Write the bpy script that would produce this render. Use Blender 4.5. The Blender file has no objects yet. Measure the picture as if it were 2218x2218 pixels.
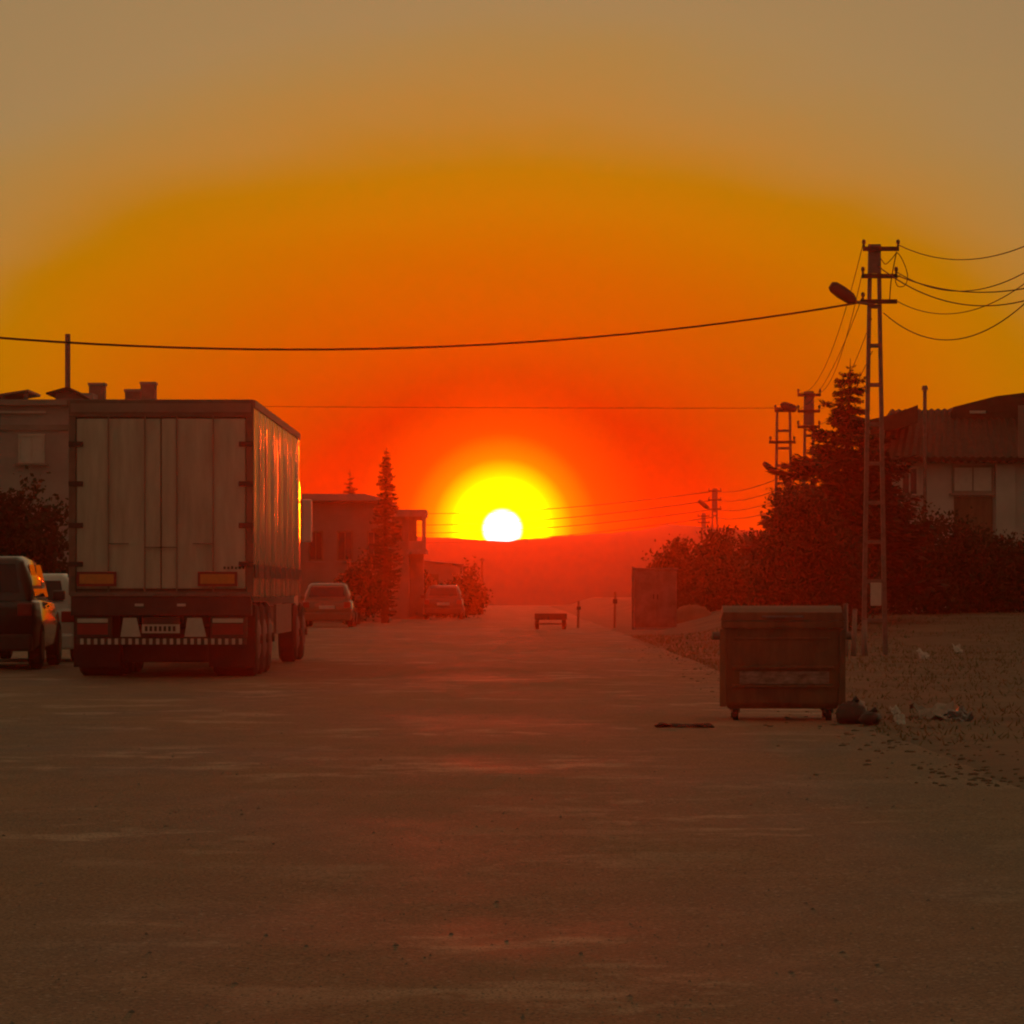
import bpy, math, random
from mathutils import Vector, noise, Matrix
random.seed(7)
R = random.random
U = random.uniform
SC = bpy.context.scene
COL = SC.collection

# ------------------------------------------------------------------ camera
FP, HZ, CX, EYE = 8500.0, 1280.0, 1109.0, 1.2      # focal length, horizon row, centre column (photo pixels), eye height
cam_d = bpy.data.cameras.new('camera')
cam = bpy.data.objects.new('camera', cam_d); COL.objects.link(cam)
cam.location = (0, 0, EYE); cam.rotation_euler = (math.radians(90), 0, 0)
cam_d.sensor_width = 36; cam_d.lens = 36 * FP / 2218
cam_d.shift_y = (HZ - 1109) / 2218
cam_d.clip_start = 0.5; cam_d.clip_end = 6000
SC.camera = cam

def at(px, py, D):
    return Vector(((px - CX) / FP * D, D, EYE - (py - HZ) / FP * D))
def X(px, D): return (px - CX) / FP * D
def Z(py, D): return EYE - (py - HZ) / FP * D
def lin(r, g, b):
    f = lambda c: (c / 255 / 12.92) if c <= 10 else ((c / 255 + .055) / 1.055) ** 2.4
    return (f(r), f(g), f(b))

# ------------------------------------------------------------------ world: low sun, glowing dusk sky
SUN = Vector((X(1088, 1), 1, (HZ - 1146) / FP)).normalized()
W = bpy.data.worlds.new('World'); SC.world = W; W.use_nodes = True
nt = W.node_tree; nt.nodes.clear()
def N(t, **k):
    n = nt.nodes.new(t)
    for a, b in k.items(): setattr(n, a, b)
    return n
L = nt.links.new
out = N('ShaderNodeOutputWorld'); bg = N('ShaderNodeBackground'); L(bg.outputs[0], out.inputs[0])
tc = N('ShaderNodeTexCoord')
sub = N('ShaderNodeVectorMath', operation='SUBTRACT'); L(tc.outputs['Generated'], sub.inputs[0]); sub.inputs[1].default_value = SUN
def dist_chain(kx):
    m = N('ShaderNodeVectorMath', operation='MULTIPLY'); L(sub.outputs[0], m.inputs[0]); m.inputs[1].default_value = (kx, 1, 1)
    l = N('ShaderNodeVectorMath', operation='LENGTH'); L(m.outputs[0], l.inputs[0])
    d = N('ShaderNodeMath', operation='DIVIDE'); L(l.outputs['Value'], d.inputs[0]); d.inputs[1].default_value = 2.0
    if kx < 1:
        mp = N('ShaderNodeMapping'); mp.inputs['Scale'].default_value = (5, 5, 16); L(tc.outputs['Generated'], mp.inputs[0])
        no = N('ShaderNodeTexNoise'); no.inputs['Scale'].default_value = 1.6; no.inputs['Detail'].default_value = 3; L(mp.outputs[0], no.inputs['Vector'])
        mr = N('ShaderNodeMapRange'); mr.inputs['To Min'].default_value = .9; mr.inputs['To Max'].default_value = 1.1; L(no.outputs[0], mr.inputs[0])
        dd = N('ShaderNodeMath', operation='MULTIPLY'); L(d.outputs[0], dd.inputs[0]); L(mr.outputs[0], dd.inputs[1]); d = dd
    p = N('ShaderNodeMath', operation='POWER'); L(d.outputs[0], p.inputs[0]); p.inputs[1].default_value = 0.4
    return p.outputs[0]
def ramp(src, stops):
    r = N('ShaderNodeValToRGB'); e = r.color_ramp.elements
    r.color_ramp.interpolation = 'LINEAR'
    while len(e) > 1: e.remove(e[-1])
    for i, (px, c) in enumerate(stops):
        pos = (px / FP / 2) ** 0.4
        q = e[0] if i == 0 else e.new(min(pos, 1))
        q.position = min(pos, 1); q.color = (*c, 1)
    L(src, r.inputs[0]); return r.outputs[0]
# wide dusk glow, wider along the horizon than upwards (scattering in the low air)
base = ramp(dist_chain(0.62), [
    (0, (.10, .002, 0)),
    (157, (.10, .003, 0)),
    (279, (.16, .006, 0)),
    (417, (.30, .057, 0)),
    (562, (0.3734, 0.0976, 0.0000)),
    (708, (0.4038, 0.1471, 0.0000)),
    (807, (0.3626, 0.1652, 0.0000)),
    (906, (0.3493, 0.1887, 0.0351)),
    (1005, (0.3120, 0.1982, 0.0578)),
    (1094, (0.2912, 0.2031, 0.0817)),
    (1550, lin(138, 118, 88)),
    (2600, (.225, .17, .095)), (5000, (.20, .134, .064)), (9000, (.142, .096, .048)), (16990, (.118, .083, .044))])
# the aureole and the disc itself
glow = ramp(dist_chain(1.0), [
    (0, (1, 1, 1)), (36, (1, 1, 1)), (44, (1, 1, 0.0)), (80, (1, .85, 0)), (112, (.72, .34, 0)), (152, (.27, .08, 0)), (210, (.075, .014, 0)), (330, (0, 0, 0))])
gm = N('ShaderNodeVectorMath', operation='SCALE'); L(glow, gm.inputs[0]); gm.inputs['Scale'].default_value = 3.0
sky = N('ShaderNodeTexSky', sky_type='NISHITA'); sky.sun_disc = False
sky.sun_elevation = math.asin(SUN.z); sky.sun_rotation = math.atan2(SUN.x, SUN.y)
sky.air_density = 1.5; sky.dust_density = 3.0
sm = N('ShaderNodeVectorMath', operation='SCALE'); L(sky.outputs[0], sm.inputs[0]); sm.inputs['Scale'].default_value = 0.012
a1 = N('ShaderNodeVectorMath', operation='ADD'); L(base, a1.inputs[0]); L(gm.outputs[0], a1.inputs[1])
a2 = N('ShaderNodeVectorMath', operation='ADD'); L(a1.outputs[0], a2.inputs[0]); L(sm.outputs[0], a2.inputs[1])
L(a2.outputs[0], bg.inputs['Color']); bg.inputs['Strength'].default_value = 1.0

# ------------------------------------------------------------------ sun lamp (disc plus its bright aureole)
sd = bpy.data.lights.new('sun', 'SUN'); so = bpy.data.objects.new('sun', sd); COL.objects.link(so)
sd.energy = .37; sd.angle = math.radians(2.0); sd.color = (1.0, .045, .0005)
LD = Vector((SUN.x, SUN.y, math.sin(math.radians(1.5)))).normalized()
so.rotation_euler = LD.to_track_quat('Z', 'Y').to_euler(); so.location = (0, 300, 60)

vs = SC.view_settings
vs.view_transform = 'Standard'; vs.look = 'None'; vs.exposure = 0.0; vs.gamma = 1.0; vs.use_curve_mapping = False
cy = SC.cycles
cy.use_denoising = True; cy.max_bounces = 6; cy.volume_bounces = 1; cy.sample_clamp_indirect = 4.0
cy.transparent_max_bounces = 8; cy.filter_width = 2.1

# ------------------------------------------------------------------ materials
def mat(name, c1, c2=None, scale=4.0, rough=.7, metal=0.0, bump=0.0, bscale=30.0, coat=0.0, stretch=(1, 1, 1), spec=.5, trans=0.0, rough2=None, dirt=None):
    m = bpy.data.materials.new(name); m.use_nodes = True
    t = m.node_tree; b = t.nodes['Principled BSDF']
    n = lambda k: t.nodes.new(k)
    co = n('ShaderNodeTexCoord'); mp = n('ShaderNodeMapping'); mp.inputs['Scale'].default_value = stretch
    t.links.new(co.outputs['Object'], mp.inputs[0])
    no = n('ShaderNodeTexNoise'); no.inputs['Scale'].default_value = scale; no.inputs['Detail'].default_value = 6; no.inputs['Roughness'].default_value = .65
    t.links.new(mp.outputs[0], no.inputs['Vector'])
    r = n('ShaderNodeValToRGB'); r.color_ramp.elements[0].position = .3; r.color_ramp.elements[1].position = .7
    c2 = c2 or tuple(x * .72 for x in c1)
    r.color_ramp.elements[0].color = (*c2, 1); r.color_ramp.elements[1].color = (*c1, 1)
    t.links.new(no.outputs[0], r.inputs[0])
    t.links.new(r.outputs[0], b.inputs['Base Color'])
    b.inputs['Roughness'].default_value = rough; b.inputs['Metallic'].default_value = metal
    b.inputs['Specular IOR Level'].default_value = spec
    b.inputs['Coat Weight'].default_value = coat; b.inputs['Coat Roughness'].default_value = .06
    if rough2 is not None:
        mr = n('ShaderNodeMapRange'); mr.inputs['From Min'].default_value = .35; mr.inputs['From Max'].default_value = .65
        mr.inputs['To Min'].default_value = rough; mr.inputs['To Max'].default_value = rough2
        t.links.new(no.outputs[0], mr.inputs[0]); t.links.new(mr.outputs[0], b.inputs['Roughness'])
    if bump:
        n2 = n('ShaderNodeTexNoise'); n2.inputs['Scale'].default_value = bscale; n2.inputs['Detail'].default_value = 5
        t.links.new(mp.outputs[0], n2.inputs['Vector'])
        bu = n('ShaderNodeBump'); bu.inputs['Strength'].default_value = bump; bu.inputs['Distance'].default_value = .02
        t.links.new(n2.outputs[0], bu.inputs['Height']); t.links.new(bu.outputs[0], b.inputs['Normal'])
    if trans:
        tr = n('ShaderNodeBsdfTranslucent'); t.links.new(r.outputs[0], tr.inputs[0])
        mx = n('ShaderNodeMixShader'); mx.inputs[0].default_value = trans
        t.links.new(b.outputs[0], mx.inputs[1]); t.links.new(tr.outputs[0], mx.inputs[2])
        t.links.new(mx.outputs[0], t.nodes['Material Output'].inputs['Surface'])
    return m

M = {}
M['ground'] = mat('dry_earth', (.24, .17, .10), (.12, .085, .052), .6, .95, bump=.6, bscale=9)
def road_mat():
    m = bpy.data.materials.new('worn_dusty_asphalt'); m.use_nodes = True; t = m.node_tree; b = t.nodes['Principled BSDF']
    co = t.nodes.new('ShaderNodeTexCoord')
    def nz(scale, det, stretch=(1, 1, 1), ro=.6):
        mp = t.nodes.new('ShaderNodeMapping'); mp.inputs['Scale'].default_value = stretch; t.links.new(co.outputs['Object'], mp.inputs[0])
        q = t.nodes.new('ShaderNodeTexNoise'); q.inputs['Scale'].default_value = scale; q.inputs['Detail'].default_value = det; q.inputs['Roughness'].default_value = ro
        t.links.new(mp.outputs[0], q.inputs['Vector']); return q.outputs[0]
    def rng(src, a, b_, c, d):
        q = t.nodes.new('ShaderNodeMapRange'); q.inputs['From Min'].default_value = a; q.inputs['From Max'].default_value = b_
        q.inputs['To Min'].default_value = c; q.inputs['To Max'].default_value = d; t.links.new(src, q.inputs[0]); return q.outputs[0]
    def mix(f, a, b_):
        q = t.nodes.new('ShaderNodeMix'); q.data_type = 'RGBA'; t.links.new(f, q.inputs[0])
        for i, c in ((6, a), (7, b_)):
            if isinstance(c, tuple): q.inputs[i].default_value = (*c, 1)
            else: t.links.new(c, q.inputs[i])
        return q.outputs[2]
    big = nz(.45, 5, (1, .35, 1)); mid = nz(3.2, 5, (1, .5, 1)); fine = nz(75, 3); speck = nz(34, 2)
    dust = nz(1.0, 5, (.9, .8, 1), .72); zone = nz(.28, 2, (1, .5, 1))
    c = mix(rng(big, .38, .62, 0, 1), (.19, .118, .068), (.34, .21, .115))
    c = mix(rng(mid, .45, .75, 0, .55), c, (.40, .25, .145))
    dm = t.nodes.new('ShaderNodeMath'); dm.operation = 'MULTIPLY'; t.links.new(rng(dust, .52, .60, 0, .85), dm.inputs[0]); t.links.new(rng(zone, .42, .56, 0, 1), dm.inputs[1])
    c = mix(dm.outputs[0], c, (.56, .39, .27))
    c = mix(rng(fine, .50, .62, 0, .85), c, (.05, .039, .03))
    c = mix(rng(speck, .60, .68, 0, .8), c, (.46, .37, .29))
    t.links.new(c, b.inputs['Base Color'])
    t.links.new(rng(big, .36, .60, .64, .9), b.inputs['Roughness'])
    h1 = t.nodes.new('ShaderNodeMath'); h1.operation = 'MULTIPLY_ADD'; t.links.new(fine, h1.inputs[0]); h1.inputs[1].default_value = .6; t.links.new(nz(26, 4), h1.inputs[2])
    bu = t.nodes.new('ShaderNodeBump'); bu.inputs['Strength'].default_value = .55; bu.inputs['Distance'].default_value = .012
    t.links.new(h1.outputs[0], bu.inputs['Height']); t.links.new(bu.outputs[0], b.inputs['Normal'])
    return m
M['road'] = road_mat()
M['hill'] = mat('hill_scrub', (.04, .03, .018), (.02, .017, .012), .02, .95)
M['gravel'] = mat('gravel_stone', (.26, .22, .19), (.10, .085, .075), 3, .8)
M['grass'] = mat('dry_grass', (.24, .18, .075), (.12, .09, .038), 2, .8, trans=.3)
M['leaf'] = mat('dark_leaf', (.055, .06, .025), (.028, .034, .015), 1.6, .65, trans=.25)
M['needle'] = mat('conifer_needle', (.04, .05, .025), (.022, .03, .016), 2.5, .7, trans=.15)
M['bark'] = mat('bark', (.10, .07, .05), (.05, .035, .028), 8, .9, bump=.5)
M['truck_door'] = mat('truck_door_paint', (.60, .55, .46), (.36, .32, .26), 1.4, .5, bump=.03, bscale=5, stretch=(3, 3, .5))
M['truck_frame'] = mat('truck_frame_steel', (.22, .16, .13), (.13, .09, .07), 3, .5, metal=.2)
M['truck_header'] = mat('truck_header_paint', (.30, .22, .18), (.22, .16, .13), 2, .5)
M['curtain'] = mat('truck_curtain_vinyl', (.55, .40, .28), (.38, .26, .18), 1.2, .24, coat=.3, stretch=(1, 2, .3))
M['black'] = mat('black_rubber', (.025, .022, .02), None, 6, .85)
M['dark'] = mat('dark_painted_steel', (.055, .045, .04), (.03, .025, .022), 5, .6)
M['steel'] = mat('galvanised_steel', (.22, .2, .185), (.13, .12, .11), 10, .55, metal=.5)
M['pale'] = mat('pale_plastic', (.6, .57, .52), (.45, .42, .38), 5, .5)
M['orange'] = mat('orange_reflector', (.75, .26, .05), (.6, .2, .04), 12, .35)
M['red'] = mat('red_reflector', (.35, .03, .02), (.25, .02, .015), 12, .35)
M['white_paint'] = mat('white_car_paint', (.72, .71, .68), (.62, .6, .57), 1.5, .35, coat=1.0)
M['dark_paint'] = mat('dark_car_paint', (.035, .03, .03), (.025, .02, .02), 1.5, .35, coat=1.0, metal=.2)
M['maroon_paint'] = mat('maroon_car_paint', (.14, .04, .03), (.1, .03, .02), 1.5, .35, coat=1.0)
M['beige_paint'] = mat('beige_car_paint', (.16, .11, .06), (.11, .08, .045), 1.5, .35, coat=1.0)
M['glass'] = mat('dark_window_glass', (.02, .02, .022), None, 2, .05)
M['plaster'] = mat('grey_plaster', (.42, .39, .37), (.30, .27, .26), .9, .85, bump=.15)
M['plaster2'] = mat('weathered_plaster', (.30, .24, .2), (.2, .16, .135), .8, .88, bump=.15)
M['plaster3'] = mat('pale_render', (.58, .56, .54), (.44, .42, .40), 1.0, .85, bump=.12)
M['tile'] = mat('roof_tile', (.085, .05, .032), (.045, .028, .02), 3, .8, bump=.2)
M['tin'] = mat('corrugated_tin', (.26, .22, .2), (.14, .10, .085), 2, .5, metal=.5)
M['concrete'] = mat('concrete', (.34, .31, .28), (.22, .2, .18), 2, .85, bump=.2)
M['brick'] = mat('chimney_render', (.28, .22, .19), (.18, .14, .12), 4, .85, bump=.2)
M['shutter'] = mat('pale_shutter', (.62, .6, .56), (.52, .5, .47), 5, .6)
M['wood'] = mat('weathered_wood', (.22, .14, .09), (.12, .08, .05), 6, .8, stretch=(1, 1, .2))
M['bin'] = mat('dumpster_steel', (.26, .145, .08), (.10, .06, .04), 2.2, .55, metal=.35, bump=.2, bscale=14, rough2=.75, stretch=(2.2, 2.2, .7))
M['worn'] = mat('scuffed_panel_paint', (.34, .28, .24), (.10, .07, .055), 9, .7, bump=.2, stretch=(1, 1, 2.5))
M['cable'] = mat('cable_rubber', (.03, .022, .02), None, 4, .7)
M['porcelain'] = mat('porcelain_insulator', (.12, .07, .05), None, 4, .3)
M['bag'] = mat('black_bag_plastic', (.03, .027, .025), None, 9, .35, bump=.6, bscale=18)
M['paper'] = mat('white_litter', (.5, .47, .42), (.25, .23, .2), 7, .6)
M['card'] = mat('grey_cardboard', (.36, .31, .26), (.26, .22, .18), 5, .85)

# ------------------------------------------------------------------ mesh helpers
class MB:
    def __init__(s): s.v = []; s.f = []
    def box(s, x0, x1, y0, y1, z0, z1, m=None):
        n = len(s.v)
        p = [Vector((x, y, z)) for z in (z0, z1) for y in (y0, y1) for x in (x0, x1)]
        if m is not None: p = [m @ q for q in p]
        s.v += p
        s.f += [(n, n+2, n+3, n+1), (n+4, n+5, n+7, n+6), (n, n+1, n+5, n+4), (n+2, n+6, n+7, n+3), (n, n+4, n+6, n+2), (n+1, n+3, n+7, n+5)]
        return s
    def bar(s, a, b, w, h=None):
        a, b = Vector(a), Vector(b); d = (b - a); l = d.length
        q = d.to_track_quat('Z', 'Y').to_matrix().to_4x4(); q.translation = a
        h = h or w
        return s.box(-w/2, w/2, -h/2, h/2, 0, l, q)
    def tube(s, pts, rad, n=8, cap=True):
        pts = [Vector(p) for p in pts]; k = len(pts)
        rs = rad if isinstance(rad, (list, tuple)) else [rad] * k
        base = len(s.v)
        for i, p in enumerate(pts):
            d = (pts[min(i+1, k-1)] - pts[max(i-1, 0)]).normalized()
            u = d.cross(Vector((0, 0, 1)) if abs(d.z) < .95 else Vector((0, 1, 0))).normalized(); w = d.cross(u)
            for j in range(n):
                a = 2 * math.pi * j / n
                s.v.append(p + (u * math.cos(a) + w * math.sin(a)) * rs[i])
        for i in range(k - 1):
            for j in range(n):
                a, b = base + i*n + j, base + i*n + (j+1) % n
                s.f.append((a, b, b+n, a+n))
        if cap:
            s.f.append(tuple(base + j for j in reversed(range(n)))); s.f.append(tuple(base + (k-1)*n + j for j in range(n)))
        return s
    def loft(s, rings, cap=True):
        base = len(s.v); n = len(rings[0])
        for r in rings: s.v += [Vector(p) for p in r]
        for i in range(len(rings) - 1):
            for j in range(n):
                a, b = base + i*n + j, base + i*n + (j+1) % n
                s.f.append((a, b, b+n, a+n))
        if cap:
            s.f.append(tuple(base + j for j in reversed(range(n)))); s.f.append(tuple(base + (len(rings)-1)*n + j for j in range(n)))
        return s
    def poly(s, pts, t=None):
        n = len(s.v); s.v += [Vector(p) for p in pts]; s.f.append(tuple(range(n, n + len(pts))))
        return s
    def slab(s, pts, t):                         # closed prism: outline pts pushed along vector t
        return s.loft([[Vector(p) for p in pts], [Vector(p) + Vector(t) for p in pts]])
    def blob(s, c, r, n=10, m=7, jit=.12, flat=None):
        c = Vector(c); rings = []
        for i in range(m):
            th = math.pi * (i + .5) / m
            ring = []
            for j in range(n):
                a = 2 * math.pi * j / n
                q = Vector((math.cos(a) * math.sin(th) * r[0], math.sin(a) * math.sin(th) * r[1], math.cos(th) * r[2])) * (1 + U(-jit, jit))
                if flat is not None: q.z = max(q.z, flat)
                ring.append(c + q)
            rings.append(ring)
        return s.loft(list(reversed(rings)))
    def leaves(s, c, r, n, size, hollow=.35, asp=1.7, up=0.0):
        c = Vector(c); rv = Vector(r)
        def rd(): return Vector((random.gauss(0, 1), random.gauss(0, 1), random.gauss(0, 1))).normalized()
        cl = []
        for _ in range(26):
            d = rd(); k = U(.55, 1.08); q = c + Vector((d.x * r[0], d.y * r[1], d.z * r[2])) * k
            cl.append((q, U(.1, .24), Vector((d.x, d.y, d.z + .4)).normalized()))
        for i in range(n):
            if i % 5 < 2:
                d = rd(); k = R() ** .45 * .86; p = c + Vector((d.x * r[0], d.y * r[1], d.z * r[2])) * k
            else:
                q, w, dr = cl[random.randrange(26)]
                p = q + Vector((random.gauss(0, w) * r[0], random.gauss(0, w) * r[1], random.gauss(0, w) * r[2])) + dr * (R() ** 3 * .28)
            s.leaf(p, size * U(.5, 1.35), asp, up)
        return s
    def leaf(s, p, sz, asp=1.7, up=0.0):
        a = Vector((U(-1, 1), U(-1, 1), U(-1, 1) + up)).normalized()
        b = a.cross(Vector((U(-1, 1), U(-1, 1), U(-1, 1)))).normalized()
        n = len(s.v)
        s.v += [p - a*sz*asp/2, p + b*sz/2, p + a*sz*asp/2, p - b*sz/2]; s.f.append((n, n+1, n+2, n+3))
    def mesh(s, name, m, smooth=False):
        me = bpy.data.meshes.new(name); me.from_pydata([tuple(v) for v in s.v], [], s.f); me.update()
        me.materials.append(M[m] if isinstance(m, str) else m)
        if smooth:
            for p in me.polygons: p.use_smooth = True
        return me
    def build(s, name, m, parent=None, smooth=False, loc=None, bevel=0.0, label=None):
        o = bpy.data.objects.new(name, s.mesh(name, m, smooth)); COL.objects.link(o)
        if parent is not None: o.parent = parent
        if loc is not None: o.location = loc
        if bevel:
            b = o.modifiers.new('bevel', 'BEVEL'); b.width = bevel; b.segments = 2; b.limit_method = 'ANGLE'
        if label: o['label'] = label
        return o

def tag(o, label, cat, group=None):
    o['label'] = label; o['category'] = cat
    if group: o['group'] = group
    return o
def thing(name, label, cat, loc, rz=0.0, group=None):
    o = bpy.data.objects.new(name, None); COL.objects.link(o); o.location = loc; o.rotation_euler = (0, 0, rz)
    o.empty_display_size = .3
    return tag(o, label, cat, group)
def struct(o): o['kind'] = 'structure'; return o
def stuff(o): o['kind'] = 'stuff'; return o
def copy_tree(o, parent=None):
    c = o.copy(); COL.objects.link(c)
    if parent is not None: c.parent = parent
    for ch in list(o.children): copy_tree(ch, c)
    return c

def sstep(a, b, x):
    t = max(0., min(1., (x - a) / (b - a))); return t * t * (3 - 2 * t)
def gh(x, y):                                     # height of the earth
    z = -.03
    er = 2.95 + .45 * noise.noise(Vector((y * .12, 3.1, 0))) + .2 * noise.noise(Vector((y * .7, 1.3, 0)))
    z += .055 * sstep(er - .3, er + .5, x) + .05 * sstep(-9.2, -10.2, x)
    z += .62 * sstep(4.2, 7.5, x) * sstep(74, 100, y)
    if x > 2: z += .03 * noise.noise(Vector((x * .9, y * .5, 4.0))) * sstep(2.4, 4, x)
    return z

# ------------------------------------------------------------------ setting
def grid(xs, ys, fz):
    mb = MB(); nx = len(xs)
    for y in ys:
        for x in xs: mb.v.append(Vector((x, y, fz(x, y))))
    for j in range(len(ys) - 1):
        for i in range(nx - 1):
            a = j * nx + i; mb.f.append((a, a+1, a+nx+1, a+nx))
    return mb
def spread(a, b, n, p): return [a + (b - a) * (i / n) ** p for i in range(n + 1)]
xs = [-800, -500, -350, -250, -120, -60, -30, -20] + [-15 + .5*i for i in range(30)] + [0, 1] + [2 + .2*i for i in range(40)] + [10 + .6*i for i in range(14)] + [20, 30, 60, 120, 250, 350, 500, 800]
ys = [-40, -10, 0, 4] + [8 + .5*i for i in range(200)] + spread(108.5, 820, 40, 2.0)
struct(grid(xs, ys, gh).build('ground', 'ground', smooth=True))

def rz(x, y):
    f = 1 - sstep(90, 130, y)
    z = .016 * noise.noise(Vector((x * .5, y * .3, 0))) + .007 * noise.noise(Vector((x * 1.7, y * .8, 7)))
    z += .004 * noise.noise(Vector((x * 5, y * 3.2, 2)))
    return z * f
xs = [-9.6 + .14 * i for i in range(92)]
ys = [4] + spread(6, 130, 620, 1.5) + [160, 200, 260, 330, 420]
struct(grid(xs, ys, rz).build('road', 'road', smooth=True))

# hills closing the view
prof = [(-6000, 1190), (-2500, 1175), (0, 1168), (600, 1160), (900, 1164), (1000, 1166), (1050, 1170), (1090, 1174), (1130, 1171), (1200, 1166), (1300, 1157), (1380, 1150), (1440, 1136), (1500, 1142),
        (1600, 1150), (2000, 1145), (2600, 1150), (5000, 1180), (9000, 1195)]
def ridge(px):
    for (a, b), (c, d) in zip(prof, prof[1:]):
        if a <= px <= c: return b + (d - b) * (px - a) / (c - a)
    return 1190
HD = 520.0
def hz(x, y):
    top = EYE + (HZ - ridge(CX + x / HD * FP)) / FP * HD
    top += .16 * noise.noise(Vector((x * .08, 0, 0))) + .10 * noise.noise(Vector((x * .35, 0, 3))) + .12 * noise.noise(Vector((x * 1.1, y * .3, 3)))
    k = sstep(300, HD, y) if y <= HD else 1 - sstep(HD, 780, y)
    return -.4 + (top + .4) * k + (.8 * noise.noise(Vector((x * .012, y * .012, 0))) * k * (1 - k) * 2)
xs = [-700, -550, -450, -350, -250, -180, -120] + [-78 + .6 * i for i in range(261)] + [110, 150, 200, 280, 380, 500, 700]
ys = [300, 330, 360, 390, 420, 445, 465, 485, 500, 512, 520, 530, 550, 600, 680, 780]
struct(grid(xs, ys, hz).build('hills', 'hill', smooth=True))

# ------------------------------------------------------------------ trailer truck
def make_truck():
    D0, D1 = 54.0, 66.0
    xl, xr = X(149, D0), X(549, D0); w = xr - xl; hw = w / 2
    t = thing('trailer_truck', 'big box trailer truck parked with its closed rear doors towards the viewer', 'truck', ((xl + xr)/2, D0, 0), 0)
    zt, zb = 3.83, 1.14; Ln = D1 - D0
    # cargo box core (floor, roof, front wall) : one closed body just inside the curtain and doors
    b = MB()
    ring = lambda y, k: [(-hw+.03, y, zb), (hw-.03, y, zb), (hw-.03, y, zt-.05-k), (hw-.05-k, y, zt-.01), (-hw+.05+k, y, zt-.01), (-hw+.03, y, zt-.05-k)]
    b.loft([ring(.06, 0), ring(Ln-.5, 0), ring(Ln-.15, .06), ring(Ln, .22)])
    b.build('cargo_box', 'truck_frame', t)
    # rippled side curtains on both long sides
    for sx in (-1, 1):
        c = MB(); n = 150
        top, bot = [], []
        for i in range(n + 1):
            y = .14 + (Ln - .3) * i / n
            r = .010 * math.sin(y * 9.5) + .007 * math.sin(y * 23 + 1) + .008 * noise.noise(Vector((y * 1.3, sx, 0)))
            for k, z in enumerate((1.56, 2.2, 2.9, 3.5, zt - .1)):
                a = (r * (1.0 if k < 3 else .45)) + .006 * noise.noise(Vector((y*.8, z*2, 5)))
                c.v.append(Vector((sx * (hw - .005 + a), y, z)))
        for i in range(n):
            for k in range(4):
                a = i*5 + k; c.f.append((a, a+5, a+6, a+1))
        c.build('side_curtain', 'curtain', t, smooth=True)
        v = MB(); n = 60
        for i in range(n + 1):
            y = .14 + (Ln - .3) * i / n
            r = .012 * math.sin(y * 7.3) + .01 * noise.noise(Vector((y * 2, sx, 9)))
            v.v += [Vector((sx * (hw - .006 + r), y, 1.12)), Vector((sx * (hw - .006 + r * .6), y, 1.385))]
        for i in range(n): v.f.append((2*i, 2*i+2, 2*i+3, 2*i+1))
        v.build('curtain_skirt', 'curtain', t, smooth=True)
        MB().box(sx*hw - .02, sx*hw + .022, .05, Ln - .1, 1.385, 1.56).build('side_rail', 'dark', t)
        MB().box(sx*hw - .03, sx*hw + .02, .05, Ln - .35, zt - .1, zt).build('roof_rail', 'truck_frame', t)
        for i in range(9):
            y = .7 + i * 1.3
            MB().box(sx*hw + .024, sx*hw + .034, y, y + .05, 1.1, 1.62).build('curtain_buckle', 'steel', t)
    # rear frame
    MB().box(-hw, hw, -.03, .1, zt - .24, zt + .004).build('rear_header', 'truck_frame', t, bevel=.01)
    MB().box(-hw + .03, hw - .03, -.045, -.03, zt - .17, zt - .05).build('header_panel', 'truck_header', t)
    for sx in (-1, 1):
        MB().box(sx*hw - (.1 if sx > 0 else 0), sx*hw + (.1 if sx < 0 else 0), -.03, .1, zb, zt - .24).build('corner_post', 'truck_frame', t, bevel=.01)
    dw = hw - .11
    for sx in (-1, 1):
        x0, x1 = (-dw, -.008) if sx < 0 else (.008, dw)
        d = MB().box(x0, x1, -.02, .05, zb + .09, zt - .26).build('rear_door', 'truck_door', t, bevel=.012)
        for k in (1, 2):                                        # locking rods with cam keepers and a handle
            rx = sx * (.22 + (k - 1) * .5)
            MB().tube([(rx, -.045, zb + .05), (rx, -.045, zt - .22)], .012, 8).build('lock_rod', 'truck_header', d)
            MB().bar((rx, -.06, 1.75 + .05*k), (rx + sx * -.28, -.06, 1.75 + .05*k), .025, .012).build('rod_handle', 'steel', d)
        for py in (962, 1048, 1138, 1222):
            z = Z(py, D0)
            MB().box(min(sx*hw, sx*(hw - .2)), max(sx*hw, sx*(hw - .2)), -.05, -.021, z - .035, z + .035).build('hinge', 'dark', d, bevel=.005)
        px0, px1 = ((-.5*w + .12), (-.5*w + .66)) if sx < 0 else (.5*w - .76, .5*w - .22)
        f = MB().box(px0, px1, -.078, -.022, 1.265, 1.465).build('marker_plate', 'red', t)
        MB().box(px0 + .035, px1 - .035, -.083, -.078, 1.30, 1.43).build('plate_centre', 'orange', f)
    for i in range(6): MB().box(.86 + i*.052, .86 + i*.052 + .03, -.024, -.0205, 1.5, 1.5 + U(.03, .05)).build('faded_mark', 'dark', t)
    # sill, beam, lamps, plate, under-run bar
    MB().box(-hw + .02, hw - .02, -.05, .2, zb - .015, zb + .045).build('door_sill', 'steel', t, bevel=.008)
    MB().box(-hw + .03, hw - .03, -.02, .25, .86, zb - .016).build('rear_beam', 'dark', t, bevel=.01)
    for x in (-.36, .22): MB().box(x, x + .12, -.028, -.02, .99, 1.025).build('marker_lamp', 'pale', t)
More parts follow.
